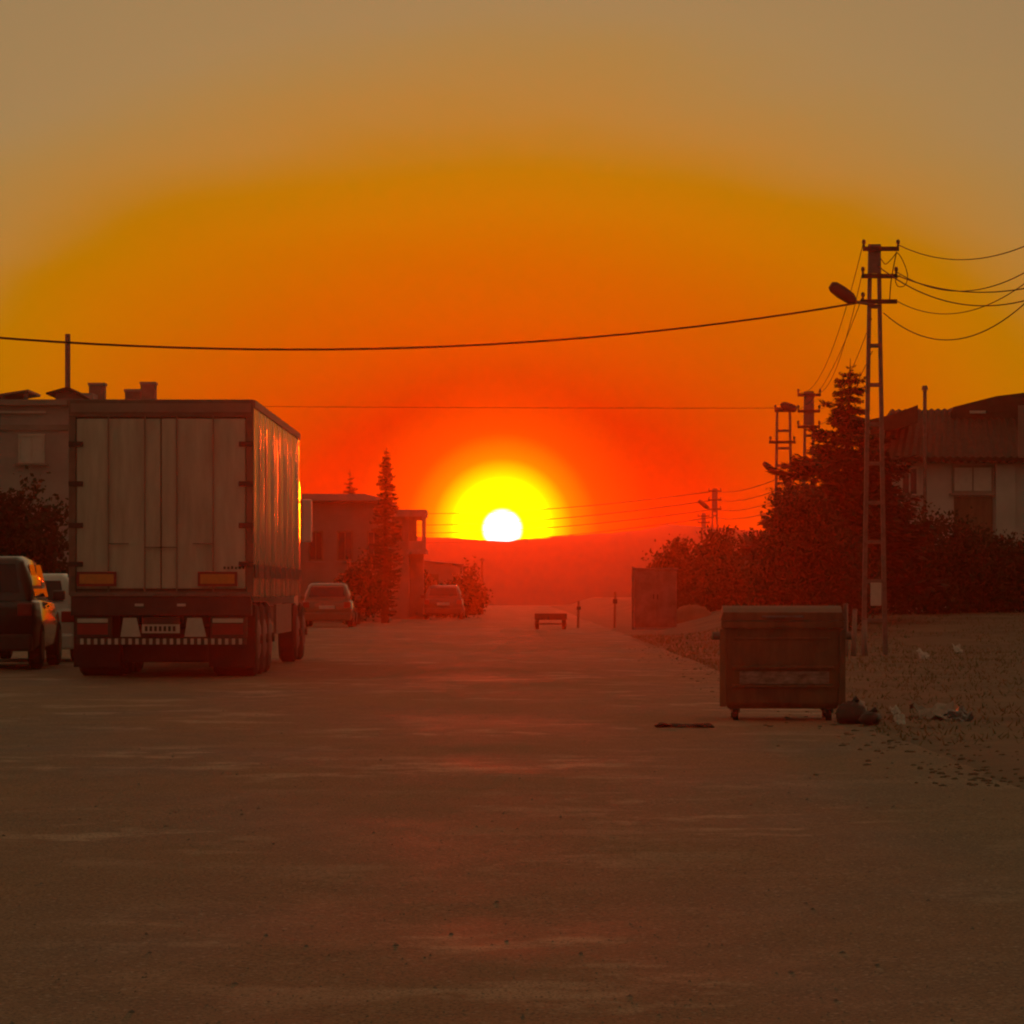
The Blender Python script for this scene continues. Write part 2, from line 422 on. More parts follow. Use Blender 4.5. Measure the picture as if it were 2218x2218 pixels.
    for sx in (-1, 1):
        hb = MB().box(sx*.93 - .25, sx*.93 + .25, -.03, .12, .56, .84).build('lamp_housing', 'dark', t, bevel=.01)
        MB().box(sx*.93 - .22, sx*.93 + .2, -.036, -.03, .765, .82).build('reverse_lamp', 'pale', hb)
        MB().box(sx*.93 - .22, sx*.93 + .2, -.036, -.03, .60, .75).build('tail_lamp', 'red', hb)
    for x0, x1 in ((-.56, -.28), (.32, .62)):
        MB().slab([(x0, 0, .57), (x1, 0, .57), (x1 - .06, 0, .83), (x0 + .04, 0, .83)], (0, .02, 0)).build('splash_board', 'pale', t)
    pl = MB().box(-.26, .26, -.045, -.03, .62, .74).build('number_plate', 'pale', t)
    MB().box(-.26, .26, -.03, .0, .6, .84).build('plate_bracket', 'dark', t)
    for i in range(7): MB().box(-.22 + i*.064, -.22 + i*.064 + .038, -.048, -.0455, .645, .715).build('plate_mark', 'black', pl)
    br = MB().box(-hw + .1, hw - .1, -.02, .1, .46, .55).build('under_run_bar', 'dark', t, bevel=.01)
    for i in range(24):
        x = -hw + .16 + i * (w - .36) / 23
        MB().box(x, x + .045, -.026, -.0205, .465, .545).build('bar_stripe', 'pale', br)
    MB().box(-.45, -.3, .1, 11.5, .75, 1.1).build('chassis_beam', 'dark', t)
    MB().box(.3, .45, .1, 11.5, .75, 1.1).build('chassis_beam', 'dark', t)
    def wheel(x, y, r=.52, wd=.36, par=t):
        tr = MB().tube([(x - wd/2, y, r), (x - wd/2 + .05, y, r), (x + wd/2 - .05, y, r), (x + wd/2, y, r)], [r - .06, r, r, r - .06], 26).build('tyre', 'black', par)
        s = 1 if x > 0 else -1
        MB().tube([(x + s*wd/2 + .003, y, r), (x + s*(wd/2 + .03), y, r)], [.28, .2], 18).build('rim', 'steel', tr)
        MB().tube([(x + s*(wd/2 + .03), y, r), (x + s*(wd/2 + .07), y, r)], .07, 10).build('hub', 'dark', tr)
    for y in (1.35, 2.65, 3.95):
        for sx in (-1, 1): wheel(sx * (hw - .33), y, .52, .62)
        MB().tube([(-hw + .4, y, .52), (hw - .4, y, .52)], .07, 8).build('axle', 'dark', t)
    for sx in (-1, 1):
        MB().box(sx*(hw - .33) - .33, sx*(hw - .33) + .31, .62, .645, .14, 1.0).build('mud_flap', 'black', t)
        MB().box(sx*(hw-.02) - .02, sx*(hw-.02) + .02, 5.2, 9.3, .55, 1.0).build('side_guard', 'steel', t)
    MB().box(-.62, .62, .9, 5.0, .2, .7).build('underbody_shade_block', 'dark', t, bevel=.03)  # added dark block, fills the gap so the underside reads as solid shade
    # tractor unit in front
    cab = MB()
    rg = lambda y, a, z1: [(-a, y, .95), (a, y, .95), (a, y, z1 - .2), (a - .18, y, z1), (-a + .18, y, z1), (-a, y, z1 - .2)]
    cab.loft([rg(Ln + .7, 1.13, 3.5), rg(Ln + 1.6, 1.14, 3.5), rg(Ln + 2.7, 1.12, 3.2), rg(Ln + 2.95, 1.05, 2.2)])
    cb = cab.build('cab', 'white_paint', t)
    for sx in (-1, 1):
        MB().bar((sx*1.12, Ln + 2.5, 2.75), (sx*1.27, Ln + 2.55, 2.75), .04).build('mirror_arm', 'dark', cb)
        MB().box(sx*1.25 - .09, sx*1.25 + .09, Ln + 2.45, Ln + 2.6, 2.05, 2.8).build('mirror', 'white_paint', cb, bevel=.03)
        for y in (.2, 2.1): wheel(sx*1.04, Ln + y + .3, .5, .3)
        MB().box(sx*.4 - .12, sx*.4 + .12, Ln - 1.2, Ln + 2.6, .6, .9).build('tractor_frame', 'dark', t)
    return t
make_truck()

# ------------------------------------------------------------------ cars
def make_car(name, label, cat, loc, paint, rz=0.0, h=1.46, w=1.74, ln=4.1, suv=False):
    t = thing(name, label, cat, loc, rz); hw = w / 2
    belt = h * .62
    def ring(y, a, z0, z1): return [(-a*.9, y, z0), (a*.9, y, z0), (a*.985, y, z0+.1), (a, y, (z0+z1)/2), (a*.97, y, z1-.07), (a*.86, y, z1), (-a*.86, y, z1), (-a*.97, y, z1-.07), (-a, y, (z0+z1)/2), (-a*.985, y, z0+.1)]
    b = MB(); z0 = .28 if suv else .22
    b.loft([ring(.0, hw*.9, z0+.2, belt-.1), ring(.06, hw*.95, z0+.08, belt-.03), ring(.25, hw*.99, z0, belt), ring(ln*.3, hw, z0-.02, belt+.01), ring(ln*.66, hw, z0-.02, belt-.01),
            ring(ln*.74, hw*.99, z0, belt-.04), ring(ln*.93, hw*.95, z0+.05, belt-.16), ring(ln*.985, hw*.88, z0+.1, belt-.25), ring(ln, hw*.8, z0+.2, belt-.32)])
    body = b.build('body', paint, t, smooth=True)
    def cr(y, a, at_, zt): return [(-a, y, belt-.03), (a, y, belt-.03), (a*.97, y, belt + (zt-belt)*.4), (at_, y, zt-.06), (at_-.1, y, zt), (-at_+.1, y, zt), (-at_, y, zt-.06), (-a*.97, y, belt + (zt-belt)*.4)]
    c = MB(); k = .1 if suv else .22
    c.loft([cr(.08, hw*.86, hw*.8, belt+.03), cr(.1+k*.5, hw*.88, hw*.76, belt + (h-belt)*.55), cr(.12+k, hw*.89, hw*.72, h-.07), cr(.34+k, hw*.9, hw*.73, h-.005), cr(ln*.36, hw*.9, hw*.74, h), cr(ln*.52, hw*.9, hw*.72, h-.03), cr(ln*.62, hw*.88, hw*.74, belt + (h-belt)*.45), cr(ln*.7, hw*.86, hw*.8, belt+.02)])
    c.build('roof', paint, t, smooth=True)
    # glass: rear, windscreen, two per side
    dz = h - belt
    MB().slab([(-hw*.7, .085, belt+.1), (hw*.7, .085, belt+.1), (hw*.62, .1+k*.9, h-.13), (-hw*.62, .1+k*.9, h-.13)], (0, -.02, .004)).build('rear_window', 'glass', t)
    MB().slab([(-hw*.72, ln*.695, belt+.08), (hw*.72, ln*.695, belt+.08), (hw*.62, ln*.54, h-.1), (-hw*.62, ln*.54, h-.1)], (0, .02, .015)).build('windscreen', 'glass', t)
    for sx in (-1, 1):
        for y0, y1 in ((.62, ln*.33), (ln*.35, ln*.56)):
            MB().slab([(sx*hw*.9, y0 - .12, belt+.03), (sx*hw*.9, y1 + .05, belt+.03), (sx*hw*.78, y1 - .1, h-.13), (sx*hw*.78, y0 + .05, h-.13)], (sx*.012, 0, 0)).build('side_window', 'glass', t)
        MB().box(sx*hw + (-.02 if sx > 0 else -.17), sx*hw + (.17 if sx > 0 else .02), ln*.6, ln*.6+.09, belt-.02, belt+.13).build('mirror', paint, t, bevel=.02)
        MB().box(sx*hw*.8 - .12, sx*hw*.8 + .1, -.012, .2, belt-.26, belt-.07).build('tail_lamp', 'red', t, bevel=.02)
        MB().box(sx*hw*.72 - .15, sx*hw*.72 + .13, ln-.16, ln-.02, belt-.36, belt-.24).build('headlight', 'pale', t, bevel=.02)
        for y in (ln*.19, ln*.81):
            r = .36 if suv else .31
            ty = MB().tube([(sx*(hw-.2), y, r), (sx*(hw-.17), y, r), (sx*(hw-.02), y, r), (sx*(hw+.005), y, r)], [r-.04, r, r, r-.04], 22).build('tyre', 'black', t)
            MB().tube([(sx*(hw+.006), y, r), (sx*(hw+.02), y, r)], [r*.62, r*.5], 16).build('rim', 'steel', ty)
        MB().bar((sx*(hw+.004), ln*.36, belt-.12), (sx*(hw+.004), ln*.40, belt-.12), .025).build('door_handle', 'dark', t)
    MB().box(-hw*.92, hw*.92, -.09, .12, z0, z0+.26).build('bumper', 'dark' if suv else paint, t, bevel=.04)
    MB().box(-.26, .26, -.03, .02, belt-.3, belt-.19).build('number_plate', 'pale', t)
    return t
make_car('suv', 'dark tall suv at the left edge, parked behind the white hatchback', 'car', (X(80, 60) - .92, 60, 0), 'dark_paint', rz=.02, h=1.74, w=1.84, ln=4.5, suv=True)
make_car('hatchback', 'white hatchback squeezed between the dark suv and the trailer truck', 'car', (X(170, 66) - .87, 66, 0), 'white_paint', h=1.5, w=1.74, ln=4.0)
make_car('estate_car', 'dull maroon car far down the street below the flat-roofed house', 'car', (X(960, 165), 165, 0), 'maroon_paint', h=1.45, w=1.7, ln=4.3)
make_car('sedan', 'beige car parked just past the right side of the trailer truck', 'car', (X(708, 130), 130, 0), 'beige_paint', h=1.46, w=1.7, ln=4.2)

# ------------------------------------------------------------------ buildings
def window(parent, x0, x1, z0, z1, y, pane='glass', frame='pale', shutter=False, bars=1):
    f = MB()
    f.box(x0, x1, y-.05, y+.02, z0, z0+.06).box(x0, x1, y-.05, y+.02, z1-.06, z1).box(x0, x0+.06, y-.05, y+.02, z0+.06, z1-.06).box(x1-.06, x1, y-.05, y+.02, z0+.06, z1-.06)
    for i in range(bars):
        xm = x0 + (x1-x0)*(i+1)/(bars+1); f.box(xm-.02, xm+.02, y-.04, y+.02, z0+.06, z1-.06)
    o = f.build('window', frame, parent)
    MB().box(x0+.055, x1-.055, y-.022, y+.01, z0+.055, z1-.055).build('shutter' if shutter else 'pane', 'shutter' if shutter else pane, o)
    MB().box(x0-.08, x1+.08, y-.12, y-.005, z0-.06, z0-.004).build('sill', 'concrete', o)
    return o
def ribbed_roof(parent, a, b, c, d, n, m='tile', th=.12, amp=.035, name='roof'):
    # a,b = eave ends, c,d = ridge ends (d above a); waves run up the slope
    a, b, c, d = map(Vector, (a, b, c, d)); mb = MB(); nrm = (b-a).cross(d-a).normalized()
    if nrm.z < 0: nrm = -nrm
    K = n * 4
    for i in range(K + 1):
        t = i / K; off = nrm * (amp * (math.sin(2*math.pi*t*n)))
        p, q = a.lerp(b, t) + off, d.lerp(c, t) + off
        mb.v += [p, q, q - nrm*th, p - nrm*th]
    for i in range(K):
        e = 4*i
        for j in range(4): mb.f.append((e+j, e+4+j, e+4+(j+1) % 4, e+(j+1) % 4))
    mb.f += [(0, 1, 2, 3), (4*K+3, 4*K+2, 4*K+1, 4*K)]
    return mb.build(name, m, parent)

# house at the left, behind the truck
D = 98.0
h = thing('plastered_house', 'grey plastered two-storey house with chimneys rising behind the trailer truck', 'house', (0, D, 0))
zr = Z(878, D)
MB().box(-16.5, X(360, D), 0, 9, -.1, zr).build('wall', 'plaster', h)
MB().box(-16.7, X(365, D), -.2, 9.2, zr, zr + .14).build('roof_slab', 'concrete', h)
MB().box(-16.5, X(360, D), -.06, 0, Z(932, D), Z(920, D)).build('string_course', 'concrete', h)
window(h, X(40, D), X(97, D), Z(1003, D), Z(940, D), -.01, shutter=True, bars=1)
window(h, X(-75, D), X(-20, D), Z(1003, D), Z(940, D), -.01)
window(h, X(40, D), X(97, D), Z(1215, D), Z(1130, D), -.01)
window(h, X(200, D), X(270, D), Z(1003, D), Z(940, D), -.01)
# stair head with a small gable roof
x0, x1 = X(108, D), X(190, D)
sh = MB().box(x0, x1, 1.2, 4, zr + .14, Z(846, D)).build('stair_head', 'plaster', h)
pk = (X(138, D), Z(833, D))
MB().slab([(X(90, D), .9, Z(846, D)), (pk[0], .9, pk[1]), (X(196, D), .9, Z(866, D)), (X(196, D), .9, Z(872, D)), (pk[0], .9, pk[1] - .1), (X(90, D), .9, Z(850, D))], (0, 3.3, 0)).build('gable_roof', 'tile', sh)
MB().slab([(x0 + .004, 1.19, Z(847, D)), (pk[0], 1.19, pk[1] - .1), (x1 - .004, 1.19, Z(866, D)), (x1 - .004, 1.19, zr + .2), (x0 + .004, 1.19, zr + .2)], (0, -.03, 0)).build('gable_wall', 'plaster', sh)
MB().tube([(X(127, D), 2, Z(850, D)), (X(127, D), 2, Z(712, D))], .07, 10).build('flue_pipe', 'steel', h)
# chimneys
for a, b_, tp in ((168, 206, 818), (248, 286, 832), (283, 319, 816)):
    ch = MB().box(X(a + 2, D), X(b_ - 2, D), 2.4, 2.9, zr + .14, Z(tp + 6, D)).build('chimney', 'brick', h)
    MB().box(X(a, D), X(b_, D), 2.35, 2.95, Z(tp + 6, D), Z(tp, D)).build('chimney_cap', 'concrete', ch)
# roof terrace shelter at the far left
cs = MB().slab([(X(-60, D), .3, Z(860, D)), (X(58, D), .3, Z(842, D)), (X(58, D), .3, Z(847, D)), (X(-60, D), .3, Z(866, D))], (0, 2.6, 0)).build('terrace_canopy', 'tin', h)
for px in (-50, 2, 52): MB().bar((X(px, D), .4, zr + .14), (X(px, D), .4, Z(850 + (52 - px) * .13, D)), .09).build('canopy_post', 'steel', cs)
MB().box(X(-60, D), X(100, D), .02, .12, zr + .14, Z(866, D)).build('parapet', 'plaster', h)
MB().bar((X(-60, D), -.08, Z(893, D)), (X(100, D), -.08, Z(893, D)), .05).build('gutter', 'pale', h)

# low house right of the truck
D = 150.0
h = thing('low_hipped_house', 'low brown house with a shallow tiled roof right of the truck', 'house', (0, D, 0))
x0, x1, ze, zr = -15.0, X(842, D), Z(1090, D), Z(1066, D)
MB().box(x0, x1 - .15, 0, 8, -.1, ze).build('wall', 'plaster2', h)
rf = MB(); rf.loft([[(x0-.3, -.35, ze), (x1+.05, -.35, ze), (x1+.05, 8.3, ze), (x0-.3, 8.3, ze)], [(x0-.3, -.35, ze+.1), (x1+.05, -.35, ze+.1), (x1+.05, 8.3, ze+.1), (x0-.3, 8.3, ze+.1)], [(x0+2, 2.6, zr), (X(785, D), 2.6, zr), (X(785, D), 5.4, zr), (x0+2, 5.4, zr)]])
rf.build('hip_roof', 'tile', h)
for a, b_ in ((668, 700), (730, 765), (795, 825)):
    window(h, X(a, D), X(b_, D), Z(1215, D), Z(1150, D), -.01, frame='wood')
MB().box(X(772, D), X(788, D), -.05, .02, 0, 2.1).build('door', 'wood', h)

# flat roofed house with an open side balcony
D = 168.0
h = thing('flat_roofed_house', 'small house with flat overhanging roof and a see-through corner balcony', 'house', (0, D, 0))
xa, xb, xc = X(835, D), X(886, D), X(923, D)
zt, zf = Z(1104, D), Z(1190, D)
MB().box(xa - 1.5, xb, 0, 6, -.1, zt - .3).build('wall', 'plaster2', h)
MB().box(xb + .004, xc - .12, .5, 1.2, -.1, zf - .2).build('ground_floor_wall', 'plaster2', h)
MB().box(xa - 1.8, xc, -.4, 3.4, zt - .3, zt).build('roof_slab', 'concrete', h)
bl = MB().box(xb - .1, xc, -.4, 3, zf - .2, zf).build('balcony_floor', 'concrete', h)
MB().box(xb + .003, xc - .16, -.39, -.3, zf, Z(1172, D)).build('balcony_parapet', 'plaster2', bl)
MB().box(xc - .17, xc - .005, -.38, -.2, zf, zt - .3).build('balcony_column', 'concrete', bl)
MB().box(xb + .003, xb + .34, -.34, -.26, Z(1172, D) + .003, Z(1128, D)).build('balcony_screen', 'wood', bl)
MB().box(xb + .003, xc - .17, -.36, -.28, Z(1128, D) + .003, zt - .303).build('balcony_blind', 'wood', bl)
window(h, X(846, D), X(872, D), Z(1172, D), Z(1135, D), -.01, bars=0, frame='wood')

# lean-to shed and low wall beyond
D = 188.0
h = thing('lean_to_shed', 'low shed with a sloping tin roof running down towards the sun', 'shed', (0, D, 0))
MB().slab([(X(880, D), 0, -.1), (X(1000, D), 0, -.1), (X(1000, D), 0, Z(1226, D)), (X(880, D), 0, Z(1212, D))], (0, 5, 0)).build('wall', 'plaster2', h)
ribbed_roof(h, (X(875, D), -.2, Z(1210, D)), (X(875, D), 5.2, Z(1210, D)), (X(1005, D), 5.2, Z(1222, D)), (X(1005, D), -.2, Z(1222, D)), 14, 'tin', .05, .02)
MB().box(X(930, D), X(950, D), -.05, -.004, 0, 2.0).build('door', 'wood', h)

# house at the right with a tiled roof
D = 106.0
h = thing('tiled_house', 'two-storey house at the right with a dark tiled roof and pale lower wall', 'house', (0, D, 0))
xl = X(1925, D); xr_ = X(2420, D); ze = Z(985, D)
MB().box(xl, xr_, 0, 9, -.1, ze + .05).build('wall', 'plaster3', h)
zg = .5
ribbed_roof(h, (X(1900, D), -.55, ze - .08), (xr_ + .5, -.55, ze - .08), (xr_ + .5, 4.2, Z(866, D)), (X(1962, D), 4.2, Z(872, D)), 34, 'tile', .14, .03, 'front_roof')
ribbed_roof(h, (X(1900, D), 9, ze - .08), (xr_ + .5, 9, ze - .08), (xr_ + .5, 4.21, Z(866, D)), (X(1962, D), 4.21, Z(872, D)), 34, 'tile', .14, .03, 'back_roof')
# upper roof block rising to the right
MB().slab([(X(2088, D), 3.2, Z(880, D)), (X(2095, D), 3.2, Z(869, D)), (X(2190, D), 3.2, Z(845, D)), (X(2330, D), 3.2, Z(828, D)), (X(2420, D), 3.2, Z(850, D)), (X(2420, D), 3.2, Z(905, D)), (X(2088, D), 3.2, Z(905, D))], (0, 3.4, 0)).build('upper_roof', 'tile', h)
MB().box(X(2130, D), X(2165, D), 3.1, 3.19, Z(884, D), Z(878, D)).build('skylight_strip', 'pale', h)  # pale strip standing in for the bright gap of a skylight
# porch roof over the left side balcony
pr = MB().slab([(X(1832, D), .2, Z(893, D)), (X(1885, D), .2, Z(908, D)), (X(1935, D), .2, Z(897, D)), (X(1990, D), .2, Z(876, D)), (X(1990, D), .2, Z(915, D)), (X(1935, D), .2, Z(930, D)), (X(1885, D), .2, Z(930, D)), (X(1832, D), .2, Z(905, D))], (0, 3.6, 0)).build('porch_roof', 'tile', h)
bf = MB().box(X(1828, D), xl - .004, .3, 3.6, 2.5, 2.7).build('balcony_floor', 'concrete', h)
for px in (1834, 1884, 1915): MB().box(X(px, D) - .05, X(px, D) + .05, .35, .47, 2.7, Z(928, D)).build('balcony_post', 'concrete', bf)
for i in range(9):
    xx = X(1838, D) + i * (xl - X(1838, D)) / 9; MB().bar((xx, .41, 2.7), (xx, .41, Z(985, D)), .035).build('railing_bar', 'dark', bf)
MB().bar((X(1832, D), .41, Z(985, D) + .02), (xl, .41, Z(985, D) + .02), .06).build('handrail', 'dark', bf)
MB().box(X(1832, D), X(1836, D), .3, 3.6, -.1, 2.5).build('balcony_pier', 'plaster3', bf)
window(h, X(2062, D), X(2152, D), Z(1068, D), Z(1008, D), -.01, pane='shutter', frame='concrete', bars=1)
MB().box(X(2066, D), X(2150, D), -.04, -.004, .3, Z(1076, D)).build('garage_door', 'wood', h)
MB().box(X(2156, D), X(2198, D), -.14, -.003, -.1, Z(1006, D)).build('pillar', 'plaster3', h)
window(h, X(1950, D), X(1990, D), Z(1075, D), Z(1010, D), -.01)
MB().tube([(X(1998, D), -.62, 1.0), (X(1998, D), -.62, Z(848, D))], .05, 10).build('stove_pipe', 'steel', h)
MB().tube([(X(1998, D), -.62, Z(848, D)), (X(1998, D), -.62, Z(838, D))], [.09, .07], 10).build('pipe_cowl', 'steel', h)
MB().box(X(2200, D), X(2214, D), -.6, -.5, ze - .1, Z(880, D)).build('roof_pole', 'plaster2', h)

# ------------------------------------------------------------------ lattice power poles
def lattice_pole(label, px, D, base_y, top_y, wb, wt, arms, rung=.7, z0=0.0, lamp=None, solid=.55, plate=False):
    t = thing('power_pole', label, 'power pole', (X(px, D), D, z0), 0, 'lattice power poles along the street')
    Hh = Z(top_y, D) - z0
    wa = lambda z: (wb + (wt - wb) * z / Hh) / 2
    for sx in (-1, 1):
        MB().loft([[(sx*wb/2 + dx, dy, -.3 if False else -.05) for dx, dy in ((-.042, -.06), (.042, -.06), (.042, .06), (-.042, .06))],
                   [(sx*wt/2 + dx, dy, Hh) for dx, dy in ((-.034, -.05), (.034, -.05), (.034, .05), (-.034, .05))]]).build('leg', 'steel', t)
    z = .6
    while z < Hh - solid - .2:
        MB().box(-wa(z) + .03, wa(z) - .03, -.065, .065, z, z + .07).build('batten', 'steel', t); z += rung
    MB().box(-wt/2 - .036, wt/2 + .036, -.066, .066, Hh - solid, Hh + .03).build('top_plate', 'steel', t)
    for zy, a, b_, pins in arms:
        zz = Z(zy, D) - z0
        ar = MB().box(a, b_, -.13, -.07, zz - .04, zz + .04).build('crossarm', 'dark', t)
        for p in pins:
            MB().tube([(p, -.1, zz + .04), (p, -.1, zz + .09), (p, -.1, zz + .1), (p, -.1, zz + .15), (p, -.1, zz + .17)], [.022, .022, .036, .034, .02], 8).build('insulator', 'porcelain', ar)
    if lamp:
        (ax, ay), (bx, by) = lamp
        a = Vector((X(ax, D) - X(px, D), -.12, Z(ay, D) - z0)); b_ = Vector((X(bx, D) - X(px, D), -.2, Z(by, D) - z0))
        MB().tube([(0, -.1, a.z - .05), a], .03, 8).build('lamp_arm', 'steel', t)
        d = b_ - a; q = d.to_track_quat('Z', 'Y').to_matrix().to_4x4(); q.translation = a; l = d.length
        lh = MB(); rr = []
        for s_, r_ in ((0, .03), (.08, .05), (.2, .075), (.55, .085), (.88, .075), (1.0, .045)):
            rr.append([q @ Vector((math.cos(k*math.pi/5) * r_ * 1.0, math.sin(k*math.pi/5) * r_ * 1.5, s_ * l)) for k in range(10)])
        lh.loft(rr).build('lamp_head', 'dark', t, smooth=True)
    if plate:
        MB().box(-.08, .12, -.1, -.07, Z(1312, D) - z0, Z(1262, D) - z0).build('meter_box', 'pale', t, bevel=.01)
    return t
m = lambda p, D, px: X(p, D) - X(px, D)
lattice_pole('next lattice pole along the verge, carrying the ends of the right hand wires', 2342, 60.0, 1450, 455, .42, .17,
    [(484, -.3, .3, (-.14, .14)), (524, -.3, .3, (-.14, .0)), (602, -.3, .3, (-.14, .14))], .72, gh(8.7, 60), None, .5)
D = 72.0; P1 = 1902
lattice_pole('tall near lattice pole at right with three crossarms and a street lamp', 1894, D, 1425, 533, .40, .155,
    [(540, m(1868, D, 1894), m(1946, D, 1894), (m(1870, D, 1894), m(1944, D, 1894))), (599, m(1866, D, 1894), m(1942, D, 1894), (m(1868, D, 1894), m(1940, D, 1894))),
     (654, m(1862, D, 1894), m(1942, D, 1894), (m(1868, D, 1894),))], .72, gh(6.6, 72), ((1852, 655), (1797, 619)), .5, True)
D = 108.0
lattice_pole('slim pole with wide crossarms, just left of the tall spruce tip', 1752, D, 1380, 850, .34, .2,
    [(856, -.32, .32, (-.3, .3)), (891, -.32, .3, (-.3, .28)), (925, -.32, .3, (-.3, .28))], .7, gh(8, 108), None, .9)
D = 112.0
lattice_pole('stout lattice pole left of the spruce with a box and lamp on top', 1697, D, 1380, 885, .52, .36,
    [(890, -.26, .3, (-.24, .0, .24)), (958, -.42, .34, (-.38, .3))], .5, gh(7.5, 112), ((1690, 876), (1724, 888)), .08)
D = 205.0
lattice_pole('far small lattice pole above the bushes with a street lamp', 1548, D, 1330, 1060, .34, .2,
    [(1064, -.34, .34, (-.3, .3)), (1083, -.34, .34, (-.3, .3)), (1103, -.34, .34, (-.3, .3))], .8, .5, ((1534, 1102), (1513, 1084)), 1.2)
D = 260.0
lattice_pole('tiniest most distant pole peeping out of the bushes', 1524, D, 1325, 1112, .34, .2,
    [(1118, -.4, .4, (-.36, .36)), (1132, -.4, .4, (-.36, .36))], .9, .4, None, 1.0)
# separate arm lamp sticking out of the trees
D = 100.0
t = thing('street_lamp', 'street lamp head poking out of the left side of the dark trees', 'street lamp', (X(1705, D), D, gh(7, 100)))
z0 = gh(7, 100)
MB().tube([(0, 0, 0), (0, 0, Z(1030, D) - z0), (-.12, 0, Z(1020, D) - z0), (X(1680, D) - X(1705, D), 0, Z(1024, D) - z0)], .035, 8).build('post', 'steel', t)
q0 = Vector((X(1681, D) - X(1705, D), 0, Z(1025, D) - z0)); q1 = Vector((X(1653, D) - X(1705, D), 0, Z(1002, D) - z0))
MB().tube([q0, q0.lerp(q1, .2), q0.lerp(q1, .6), q0.lerp(q1, .9), q1], [.03, .07, .085, .07, .04], 10).build('lamp_head', 'dark', t, smooth=True)
# pale slim pole beside the shed
D = 225.0
t = thing('slim_post', 'thin dark pole standing alone just left of the sun', 'pole', (X(1044, D), D, 0))
MB().tube([(0, 0, -.05), (0, 0, Z(1208, D))], [.09, .06], 8).build('shaft', 'wood', t)
MB().box(-.15, .15, -.03, .03, Z(1214, D), Z(1211, D)).build('bracket', 'steel', t)

# ------------------------------------------------------------------ overhead wires
def wire(label, a, b, sag, r, n=28, group='overhead wires'):
    a, b = Vector(a), Vector(b); pts = []
    for i in range(n + 1):
        s_ = i / n; p = a.lerp(b, s_); p.z -= sag * 4 * s_ * (1 - s_); pts.append(p - a)
    o = MB().tube(pts, r, 6).build('overhead_wire', 'cable', smooth=True); o.location = a
    return tag(o, label, 'wire', group)
A = at(1858, 656, 71.9); B = at(-420, 690, 62)
wire('thick cable sagging across the whole sky from the near pole to the left', A, B, .66, .021)
wire('hair-thin wire level across the sky low behind the thick cable', at(1690, 884, 112), at(-200, 872, 118), .05, .009)
T1, T2 = 71.9, 107.9
wire('outer left wire falling from the top crossarm of the near pole', at(1869, 530, T1), at(1733, 850, T2), .75, .0075)
wire('second wire falling left from the middle crossarm of the near pole', at(1868, 590, T1), at(1776, 850, T2), .5, .0075)
wire('third wire falling left from the lowest crossarm of the near pole', at(1867, 645, T1), at(1734, 885, T2), .4, .0075)
wire('wire falling from near pole mast towards the spruce tip', at(1888, 690, T1), at(1772, 885, T2), .45, .0075)
wire('short steep wire close to the near pole mast', at(1890, 760, T1), at(1774, 919, T2), .3, .0075)
wire('top wire leaving the near pole rightwards', at(1945, 530, T1), at(2322, 478, 60), .42, .009)
wire('wire rising rightwards from the second crossarm of the near pole', at(1944, 590, T1), at(2362, 478, 60), .66, .009)
wire('upper twin cable leaving the near pole to the right', at(1942, 596, T1), at(2322, 598, 60), .28, .011)
wire('lower twin cable leaving the near pole to the right', at(1900, 575, T1), at(2362, 590, 60), .62, .011)
wire('loose wire from the lowest crossarm out to the right', at(1942, 652, T1), at(2322, 520, 60), .6, .008)
wire('lowest deep sagging wire right of the near pole', at(1914, 678, T1), at(2340, 516, 60), .95, .010)
def smooth_pts(P, k=6):
    out = []
    for i in range(len(P) - 1):
        a, b, c, d = P[max(i-1, 0)], P[i], P[i+1], P[min(i+2, len(P)-1)]
        for j in range(k):
            t_ = j / k
            out.append(.5 * ((2*b) + (c - a) * t_ + (2*a - 5*b + 4*c - d) * t_*t_ + (3*b - a - 3*c + d) * t_**3))
    return out + [P[-1]]
# service loop beside the mast
lp = [at(1900 + 8, 560, 71.8), at(1918, 572, 71.8), at(1932, 560, 71.8), at(1944, 548, 71.8), at(1958, 570, 71.8), at(1966, 598, 71.8), at(1960, 618, 71.8), at(1945, 620, 71.8), at(1940, 606, 71.8), at(1950, 596, 71.8)]
o = MB().tube([p - lp[0] for p in smooth_pts(lp)], .009, 6).build('service_loop', 'cable', smooth=True); o.location = lp[0]
tag(o, 'coiled spare cable loop hanging right of the near pole mast', 'cable')
lp = [at(1942, 545, 71.8), at(1936, 575, 71.8), at(1930, 610, 71.8), at(1927, 650, 71.8)]
o = MB().tube([p - lp[0] for p in smooth_pts(lp)], .01, 6).build('jumper_cable', 'cable', smooth=True); o.location = lp[0]
tag(o, 'short jumper cable between the crossarms of the near pole', 'cable')
for i, (ya, yb, lab) in enumerate(((1064, 1108, 'highest of the four far wires crossing beside the sun'), (1083, 1133, 'second from top of the far wires beside the sun'),
                             (1103, 1150, 'third from top of the far wires beside the sun'), (1120, 1172, 'lowest of the far wires passing just under the sun'))):
    wire(lab, at(1546, ya, 204.8), at(900, yb + 4, 300), .35, .022, group='far wires beside the sun')
    wire(('upper', 'second', 'third', 'lowest')[i] + ' wire from far pole up to the dark trees', at(1550, ya, 204.8), at(1700, (1030, 1055, 1078, 1098)[i], 113), .2, .013, group='wires from the far pole to the trees')

